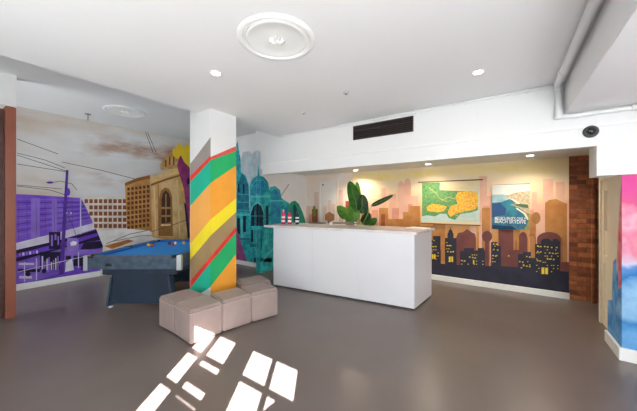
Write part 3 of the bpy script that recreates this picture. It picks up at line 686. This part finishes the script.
# things on the counter
def bottle(px, rgb, cap, lab, h=.19, r=.03):
    p = on_counter(px, 224.3)
    t = thing('bottle', lab, 'bottle', (p.x, p.y, ZT), 0, 'small bottles at the left end of the counter')
    bm = bmesh.new(); lathe(bm, [(r * .9, 0), (r, .008), (r, h * .62), (r * .85, h * .72), (r * .4, h * .84), (r * .4, h * .88)], 20); link('body', bm, mat('btl_%d_%d_%d' % rgb, rgb, .25), t, smooth=True)
    bm = bmesh.new(); lathe(bm, [(r * 1.02, h * .16), (r * 1.02, h * .30)], 20, cap=False); lathe(bm, [(r * 1.02, h * .42), (r * 1.02, h * .54)], 20, cap=False); link('wrapper', bm, mat('btl_wrap', (240, 240, 244), .4), t, smooth=True)
    bm = bmesh.new(); lathe(bm, [(r * .5, h * .87), (r * .5, h), (r * .3, h * 1.01)], 16); link('cap', bm, mat('btl_%d_%d_%d' % cap, cap, .3), t, smooth=True)
bottle(283.4, (206, 44, 74), (216, 150, 160), 'red and white bottle, leftmost of the three on the counter', .28, .036)
bottle(289.6, (214, 40, 80), (40, 60, 130), 'magenta and white bottle, middle of the three on the counter', .27, .036)
bottle(297.2, (24, 50, 96), (30, 34, 50), 'dark blue bottle, rightmost of the three, in front of the green paint', .26, .034)
p = on_counter(317, 223.6); t = thing('keyboard', 'grey flat keyboard lying on the counter left of the brown ornament', 'keyboard', (p.x, p.y, ZT), ang)
bm = bmesh.new(); box(bm, -.17, .17, -.06, .06, 0, .018, .004); kb = link('case', bm, mat('grey_case', (120, 116, 112), .5), t)
bm = bmesh.new()
for a in range(14):
    for b in range(4): box(bm, -.16 + a * .0235, -.14 + a * .0235, -.05 + b * .025, -.03 + b * .025, .018, .024)
link('keys', bm, mat('grey_keys', (88, 84, 82), .5), t)
p = on_counter(329.5, 223.0); t = thing('ornament', 'golden-brown hexagonal ornament standing on the counter', 'ornament', (p.x, p.y, ZT), HEAD)
bm = bmesh.new(); prism(bm, [(.11 * math.cos(math.radians(30 + 60 * k)), .12 + .11 * math.sin(math.radians(30 + 60 * k))) for k in range(6)], 'y', -.012, .012); link('plaque', bm, mat('gold_brown_wood', (140, 88, 44), .6, .15, 20), t)
bm = bmesh.new(); box(bm, -.04, .04, -.03, .03, 0, .022, .004); link('stand', bm, mat('dark_door', (42, 34, 32), .5), t)
p = on_counter(330.8, 224.9); bm = bmesh.new(); lathe(bm, [(.022, 0), (.03, .055), (.027, .055), (.02, .006)], 20, cap=False); lathe(bm, [(.021, 0), (.021, .004)], 20)
tag(link('cup', bm, mat('white_china', (246, 246, 246), .2), loc=(p.x, p.y, ZT), smooth=True), 'small white cup on the counter in front of the hexagonal ornament', 'cup')
p = on_counter(344, 223.8); bm = bmesh.new(); box(bm, -.20, .20, -.09, .09, 0, .03, .008)
tag(link('paper_tray', bm, mat('grey_tray', (142, 138, 136), .5), loc=(p.x, p.y, ZT), rz=ang), 'grey document tray lying on the counter left of the plant', 'tray')
p = on_counter(355.5, 225.2); t = thing('pen_holder', 'small white pen holder with a black band beside the plant', 'pen holder', (p.x, p.y, ZT))
bm = bmesh.new(); lathe(bm, [(.02, 0), (.022, .06), (.019, .06), (.018, .005)], 18, cap=False); link('cup_body', bm, MC['white_china'], t, smooth=True)
bm = bmesh.new(); lathe(bm, [(.0225, .02), (.023, .034)], 18, cap=False); link('band', bm, MC['black_plastic'], t)
bm = bmesh.new(); tube(bm, [(0, 0, .01), (.012, .004, .10)], .004, 8); link('pen', bm, MC['black_plastic'], t)
p = on_counter(418, 228.6); bm = bmesh.new()
for k in range(4): box(bm, -.12, .12, -.15, .15, k * .004, k * .004 + .0035, mtx=Matrix.Rotation((k - 2) * .05, 4, 'Z'))
tag(link('paper_stack', bm, mat('paper', (244, 236, 230), .6), loc=(p.x, p.y, ZT), rz=ang + 1.2), 'stack of white papers at the right end of the counter', 'papers')

# ------------------------------------------------------------------ leafy plant behind the counter
LY = 4.98
pb = onY(361.5, 226, LY)
pl = thing('potted_plant', 'tall green plant with large paddle leaves behind the white counter', 'plant', (pb.x, LY, 0))
bm = bmesh.new(); lathe(bm, [(.13, 0), (.17, .62), (.185, .64), (.185, .68), (.16, .68), (.15, .6)], 28); link('pot', bm, mat('pot_grey', (110, 106, 104), .6), pl, smooth=True)
def leaf_mat(name, a, b):
    return mat(name, a, .4, rgb2=b, scale=14)
LG = [leaf_mat('leaf_mid', (58, 116, 44), (76, 138, 54)), leaf_mat('leaf_dark', (34, 70, 40), (46, 88, 44)), leaf_mat('leaf_light', (98, 152, 54), (120, 172, 66))]
def leaf(a, b, wd, m, base, depth=0, bend=.03, dY=0):
    """leaf blade from point a to b (sight-line positions at the plant's own distance)"""
    A = onY(*a, LY + depth); B = onY(*b, LY + depth + dY); O = Vector((pb.x, LY, 0)); S0 = onY(*base, LY)
    stem = bmesh.new(); z0 = Vector((pb.x + (S0.x - pb.x) * .3, LY, .63))
    tube(stem, [z0 - O, S0 - O, A + (B - A) * .02 - O], [.011, .009, .006], 8); 
    so_ = link('stem', stem, leaf_mat('stem_green', (120, 160, 70), (150, 180, 90)), pl, smooth=True)
    t = bmesh.new(); d = B - A; L = d.length; dn = d.normalized(); side = dn.cross(Vector((sn, -cs, 0))).normalized(); nrm = side.cross(dn).normalized()
    n, mN = 14, 4; G = []
    for i in range(n + 1):
        f = i / n; ww = wd * 1.35 * (max(0, math.sin(PI * min(1, f ** .8))) ** .5) + .001
        row = []
        for j in range(-mN, mN + 1):
            q = j / mN
            p = A + d * f + side * (ww * q) + nrm * (bend * math.sin(PI * f) + .22 * ww * abs(q) + .004 * math.sin(18 * f + q * 3) * abs(q))
            row.append(t.verts.new(p - O))
        G.append(row)
    for i in range(n):
        for j in range(2 * mN): t.faces.new((G[i][j], G[i][j + 1], G[i + 1][j + 1], G[i + 1][j]))
    bmesh.ops.solidify(t, geom=t.faces[:], thickness=.0025)
    lf = link('leaf', t, m, pl, smooth=True)
    rb = bmesh.new(); tube(rb, [A + d * f + nrm * (bend * math.sin(PI * f)) - O for f in [k / 8 for k in range(9)]], [.005 - .0004 * k for k in range(9)], 6)
    link('midrib', rb, leaf_mat('rib_green', (128, 166, 80), (140, 176, 90)), lf, smooth=True)
leaf((358.5, 213), (349.5, 181), .095, LG[0], (359, 224), .0)
leaf((362, 214), (362.5, 194), .085, LG[1], (361.5, 224), .06)
leaf((371, 206), (393.5, 195), .034, LG[1], (363, 224), .02)
leaf((355, 222), (337, 206), .075, LG[2], (357, 225), -.06)
leaf((356, 221), (351, 202.5), .088, LG[2], (358, 225), -.02)
leaf((358, 204), (357, 181.5), .05, LG[2], (360, 224), .08)
leaf((363, 224), (369, 212), .07, LG[1], (362.5, 227), .05)
leaf((365, 227), (377, 218), .06, LG[0], (364, 228), -.04)
leaf((345, 219), (337.5, 208), .05, LG[0], (357, 226), .08)
leaf((366, 215), (363.5, 198), .05, LG[0], (362.5, 225), .1)

# ------------------------------------------------------------------ wall map and poster
Yp = YN - .03
a, b = onY(421, 182.6, Yp), onY(479.8, 225.2, Yp)
wm = thing('wall_map', 'green and yellow relief map on wooden rods on the skyline wall', 'map', (0, Yp, 0))
bm = bmesh.new(); box(bm, a.x, b.x, -.003, .003, b.z, a.z); 
MM = Mural('y', Yp - .003, -1, mat('map_paper', (226, 206, 166), .6, .03), .0004); MM.bm.free(); MM.bm = bm
def u(x, y): return (x / 7.47 + 415, y / 7.47 + 175)
def zp(P): return [u(*p) for p in P]
gm = mat('map_green', (74, 132, 78), .6, rgb2=(112, 158, 96), scale=24); ym = mat('map_yellow', (240, 204, 60), .6, rgb2=(226, 150, 60), scale=28); bmu = mat('map_sea', (196, 212, 204), .6, rgb2=(176, 206, 206), scale=8)
MM.poly(zp([(52,58),(472,50),(478,355),(52,345)]), bmu)
MM.poly(zp([(52,58),(185,55),(185,112),(330,120),(420,120),(470,140),(470,262),(420,280),(340,290),(300,335),(250,320),(235,290),(190,288),(150,310),(90,300),(52,310)]), gm)
MM.poly(zp([(320,128),(400,118),(472,135),(470,235),(440,262),(380,270),(300,292),(265,315),(245,280),(262,235),(320,215),(300,170)]), ym)
MM.poly(zp([(85,240),(130,215),(190,222),(240,235),(215,270),(170,280),(130,275),(95,270)]), ym)
MM.poly(zp([(187,55),(470,48),(468,118),(340,120),(187,112)]), mat('map_cream', (224, 208, 172), .6, .04))
for P in ([(200,190),(250,165),(300,180)], [(100,90),(150,130),(190,180),(240,200)], [(330,100),(380,85),(440,62)], [(200,105),(280,100),(400,98)], [(340,160),(400,190),(450,180)], [(300,300),(380,320),(460,300)], [(320,330),(400,345),(470,340)], [(120,250),(180,240),(220,260)], [(280,250),(330,260),(400,230)]):
    MM.line(zp(P), .4, (210, 190, 130))
for o_ in MM.bm.verts: o_.co.y -= 0
for v in MM.bm.verts:
    if v.co.y > 1: v.co.y -= Yp
link('map_sheet', bm, MM.mats, wm)
for yy, (xl, xr) in ((a.z + .008, (a.x - .06, b.x + .05)), (b.z - .004, (a.x - .01, b.x + .01))):
    bm = bmesh.new(); tube(bm, [(xl, -.004, yy), (xr, -.004, yy)], .011, 12); link('rod', bm, mat('rod_wood', (132, 92, 62), .5), wm)

a, b = onY(492, 184.6, Yp), onY(529.6, 229.6, Yp)
ps = thing('poster', 'blue coastline poster with white beach skydive lettering on the skyline wall', 'poster', (0, Yp, 0))
bm = bmesh.new(); box(bm, a.x, b.x, -.003, .004, b.z, a.z)
Q = Mural('y', Yp - .003, -1, mat('poster_base', (40, 110, 150), .5), .0004); Q.bm.free(); Q.bm = bm
def zq(P): return [(x / 7.47 + 485, y / 7.47 + 180) for x, y in P]
def pg(P, m): Q.poly(zq(P), m)
pg([(53,35),(334,32),(334,110),(180,125),(54,160)], mat('poster_sky', (206, 216, 214), .5, rgb2=(226, 212, 200), scale=7))
pg([(54,110),(150,112),(220,120),(240,200),(320,260),(325,372),(52,366)], mat('poster_sea', (14, 92, 128), .5, rgb2=(34, 130, 150), scale=6))
pg([(54,110),(150,108),(190,140),(120,165),(54,170)], mat('poster_sea_pale', (130, 176, 190), .5, rgb2=(170, 200, 204), scale=6))
pg([(150,125),(220,95),(334,80),(334,372),(300,372),(325,300),(300,240),(250,205),(190,185),(230,175),(200,145)], mat('poster_land', (170, 150, 120), .5, rgb2=(206, 190, 160), scale=30))
pg([(200,185),(260,178),(320,185),(325,210),(280,205)], (84, 108, 78)); pg([(300,236),(334,255),(334,372),(290,372),(322,320),(318,270)], mat('poster_green', (120, 140, 80), .5, rgb2=(170, 150, 80), scale=20))
pg([(160,130),(230,150),(262,175),(250,180),(215,155)], (236, 226, 206)); pg([(235,205),(300,245),(326,290),(316,300),(290,255),(232,214)], (226, 220, 190))
pg([(54,180),(110,170),(160,215),(150,260),(54,280)], mat('poster_deep', (10, 70, 124), .5, .1)); pg([(52,335),(200,345),(240,372),(52,366)], (20, 60, 90))
for v in bm.verts:
    if v.co.y > 1: v.co.y -= Yp
link('sheet', bm, Q.mats, ps)
def lettering(name, text, px0, px1, py0, py1, m, parent, Y, sh=0):
    A, B = onY(px0, py1, Y), onY(px1, py0, Y)
    c = bpy.data.curves.new(name, 'FONT'); c.body = text; c.size = 1; c.extrude = .004; c.offset = .004
    tmp = bpy.data.objects.new(name, c); C.objects.link(tmp); bpy.context.view_layer.update()
    me = bpy.data.meshes.new_from_object(tmp); C.objects.unlink(tmp); bpy.data.objects.remove(tmp)
    xs = [v.co.x for v in me.vertices]; ys = [v.co.y for v in me.vertices]
    sx = (B.x - A.x) / (max(xs) - min(xs)); sy = (B.z - A.z) / (max(ys) - min(ys))
    for v in me.vertices: v.co = Vector((A.x + (v.co.x - min(xs)) * sx, -.009 - v.co.z * .1, A.z + (v.co.y - min(ys)) * sy))
    me.materials.append(m); o = bpy.data.objects.new(name, me); C.objects.link(o); o.parent = parent; return o
WT = mat('white_ink', (250, 250, 250), .5)
def zqx(x, y): return x / 7.47 + 485, y / 7.47 + 180
l0 = zqx(74, 278); l1 = zqx(306, 297); lettering('headline', "MELBOURNE'S ONLY", l0[0], l1[0], l0[1], l1[1], WT, ps, Yp)
l0 = zqx(74, 302); l1 = zqx(306, 320); lettering('headline', 'BEACH SKYDIVE', l0[0], l1[0], l0[1], l1[1], WT, ps, Yp)

# ------------------------------------------------------------------ ceiling roses
def rose(x, y, z, R, lab, full=True):
    t = thing('ceiling_rose', lab, 'ceiling rose', (x, y, z))
    bm = bmesh.new(); lathe(bm, [(R, 0), (R, -.003), (R * .98, -.010), (R * .93, -.015), (R * .88, -.015), (R * .84, -.004), (R * .79, -.003), (R * .76, -.010), (R * .72, -.010), (R * .68, -.004), (R * .4, -.004), (.001, -.004)], 64, cap=False)
    link('plate', bm, TRIM, t, smooth=True)
    bm = bmesh.new()
    for k in range(12):
        a = 2 * PI * k / 12; tt = bmesh.new(); bmesh.ops.create_uvsphere(tt, u_segments=10, v_segments=6, radius=1)
        merge(bm, tt, 0, Matrix.Translation((R * .13 * math.cos(a), R * .13 * math.sin(a), -.012)) @ Matrix.Rotation(a, 4, 'Z') @ Matrix.Diagonal((R * .09, R * .03, .008, 1)))
    ball(bm, (0, 0, -.012), R * .045); link('boss', bm, TRIM, t, smooth=True)
    bm = bmesh.new(); tube(bm, [(R * .835 * math.cos(2 * PI * k / 64), R * .835 * math.sin(2 * PI * k / 64), -.010) for k in range(65)], .004, 8)
    link('beading', bm, TRIM, t, smooth=True)
p = onZ(277, 39.8, ZC); rose(p.x, p.y, ZC, .298, 'large round white plaster ceiling rose on the main ceiling')
p = onZ(125, 111.5, ZB); rose(p.x, p.y, ZB, .33, 'round white plaster ceiling rose over the pool table bay')

# ------------------------------------------------------------------ downlights
def downlight(p, z, lab, group, e, r=.045, warm=(255, 246, 230)):
    t = thing('downlight', lab, 'downlight', (p.x, p.y, z), 0, group)
    bm = bmesh.new(); lathe(bm, [(r * 1.35, 0), (r * 1.35, -.004), (r * 1.2, -.007), (r, -.005), (r, 0)], 32, cap=False); link('ring', bm, TRIM, t, smooth=True)
    bm = bmesh.new(); lathe(bm, [(r, -.001), (r, -.004)], 32); link('lens', bm, glow('lamp_glow', warm, 14), t)
    l = bpy.data.lights.new('lamp', 'SPOT'); l.energy = e; l.spot_size = math.radians(150); l.spot_blend = 1; l.shadow_soft_size = r; l.color = s2l(warm)
    o = bpy.data.objects.new('lamp', l); C.objects.link(o); o.parent = t; o.location = (0, 0, -.03)
downlight(onZ(216, 73, ZC), ZC, 'round downlight in the ceiling near the striped pillar', 'main ceiling downlights', 12, .041)
downlight(onZ(478, 72, ZC), ZC, 'round downlight in the main ceiling to the right, above the counter end', 'main ceiling downlights', 12, .041)
NG = 'niche downlights above the reception'
for x, y, lab in ((294, 175.2, 'leftmost small downlight over the teal painting'), (355.5, 170.2, 'second small niche downlight, above the plant'),
                  (428, 164, 'third small niche downlight, above the wall map'), (530, 155.4, 'rightmost small niche downlight, above the poster')):
    downlight(onZ(x, y, ZN), ZN, lab, NG, 60 if x < 400 else 40, .045, (255, 238, 210))

# ------------------------------------------------------------------ vent, pipes, dome camera, detectors
a, b = onY(353.5, 126.5, YB), onY(413.5, 131.5, YB)
z0, z1 = onY(383, 136, YB).z, onY(383, 121.3, YB).z
t = thing('air_vent', 'long black slotted air vent on the white bulkhead', 'vent', ((a.x + b.x) / 2, YB, (z0 + z1) / 2)); hw, hh = (b.x - a.x) / 2, (z1 - z0) / 2
bm = bmesh.new(); box(bm, -hw, hw, -.004, 0, -hh, hh); link('backing', bm, mat('vent_black', (30, 22, 22), .6), t)
bm = bmesh.new(); fr = .012
box(bm, -hw, hw, -.018, -.002, hh - fr, hh, .002); box(bm, -hw, hw, -.018, -.002, -hh, -hh + fr, .002); box(bm, -hw, -hw + fr, -.018, -.002, -hh, hh, .002); box(bm, hw - fr, hw, -.018, -.002, -hh, hh, .002)
box(bm, -hw, hw, -.018, -.002, hh * .22, hh * .22 + .01, .002)
link('frame', bm, mat('vent_brown', (74, 56, 54), .5), t)
bm = bmesh.new()
for k in range(7): box(bm, -hw + fr, hw - fr, -.009, .009, -.0015, .0015, mtx=Matrix.Translation((0, -.011, -hh + .026 + k * (2 * hh - .05) / 6)) @ Matrix.Rotation(.7, 4, 'X'))
link('slat', bm, mat('vent_slat', (58, 44, 44), .5), t)

PW = mat('pipe_white', (230, 231, 233), .4)
zc = ZC - .03
t = thing('conduit_pipe', 'thin white conduit running along the top edge of the bulkhead', 'pipe', (0, YB - .03, 0))
bm = bmesh.new(); tube(bm, [(-3.50, 0, zc), (.42, 0, zc)], .011, 12); link('pipe', bm, PW, t, smooth=True)
t2 = thing('drain_pipe', 'white pipe dropping beside the beam and turning right under it', 'pipe', (0, YB - .03, 0))
bm = bmesh.new(); tube(bm, [(.463, -.02, ZC - .02), (.463, -.02, 2.46), (.463, -.02, 2.40)], .026, 16); lathe(bm, [(.034, 2.385), (.034, 2.435)], 16, mtx=Matrix.Translation((.463, -.02, 0))); lathe(bm, [(.034, 2.67), (.034, 2.72)], 16, mtx=Matrix.Translation((.463, -.02, 0)))
link('downpipe', bm, PW, t2, smooth=True)
bm = bmesh.new(); tube(bm, [(.463, -.02, 2.40), (.53, -.02, 2.40), (X1 - .02, -.02, 2.40)], .021, 16)
for x in (.60, 1.0, 1.5): lathe(bm, [(.028, -.02), (.028, .02)], 16, mtx=Matrix.Translation((x, -.02, 2.40)) @ Matrix.Rotation(PI / 2, 4, 'Y'))
link('branch_pipe', bm, PW, t2, smooth=True)
for k in range(7):
    bm = bmesh.new(); x = -3.4 + k * .6; box(bm, x - .010, x + .010, -.014, .028, zc - .015, zc + .029, .003); link('bracket', bm, PW, t)
t = thing('ceiling_pipe', 'thick white pipe along the left side of the ceiling beam', 'pipe', (.452, 0, ZC - .04))
bm = bmesh.new(); tube(bm, [(0, YW + .05, 0), (0, YB - .085, 0)], .030, 18); link('pipe', bm, PW, t, smooth=True)
for y in (1.0, 2.2, 3.4):
    bm = bmesh.new(); lathe(bm, [(.037, -.03), (.037, .03)], 18, mtx=Matrix.Translation((0, y, 0)) @ Matrix.Rotation(PI / 2, 4, 'X')); link('coupling', bm, PW, t, smooth=True)

p = onY(590.5, 131.8, YB)
t = thing('security_camera', 'dark round security camera on the white wall below the pipes', 'security camera', (p.x, YB, p.z))
Rm = Matrix.Rotation(PI / 2, 4, 'X')
bm = bmesh.new(); lathe(bm, [(.060, 0), (.060, .016), (.053, .028), (.042, .033)], 28, mtx=Rm); link('housing', bm, mat('dark_grey_plastic', (66, 68, 72), .45), t, smooth=True)
bm = bmesh.new(); lathe(bm, [(.040, .031), (.035, .045), (.022, .056), (.001, .059)], 24, mtx=Rm, cap=False); link('dome', bm, mat('dome_black', (30, 31, 34), .15), t, smooth=True)
def small_round(name, px, py, z, lab, cat, r, rgb, hgt=.02):
    p = onZ(px, py, z); t = thing(name, lab, cat, (p.x, p.y, z))
    bm = bmesh.new(); lathe(bm, [(r, 0), (r, -hgt * .5), (r * .8, -hgt)], 20); link('base', bm, mat(name + '_m', rgb, .4), t, smooth=True)
    bm = bmesh.new(); lathe(bm, [(r * .45, -hgt), (r * .4, -hgt - .012)], 16); link('sensor', bm, mat('grey_tray', (142, 138, 136), .5), t, smooth=True)
small_round('smoke_detector', 346, 92, ZC, 'small grey-white smoke detector on the main ceiling', 'smoke detector', .035, (190, 190, 190), .018)
small_round('ceiling_sensor', 303.5, 112.5, ZC, 'tiny white sensor on the ceiling near the bulkhead', 'sensor', .03, (226, 226, 226), .01)
p = onZ(88, 114, ZB); t = thing('sprinkler', 'small sprinkler head hanging from the ceiling over the purple mural', 'sprinkler', (p.x, p.y, ZB))
bm = bmesh.new(); lathe(bm, [(.05, 0), (.045, -.008)], 20); tube(bm, [(0, 0, -.005), (0, 0, -.11)], .009, 10); link('stem', bm, mat('grey_tray', (142, 138, 136), .5), t)
bm = bmesh.new(); lathe(bm, [(.022, -.11), (.025, -.118)], 16); link('deflector', bm, MC['chrome'], t)
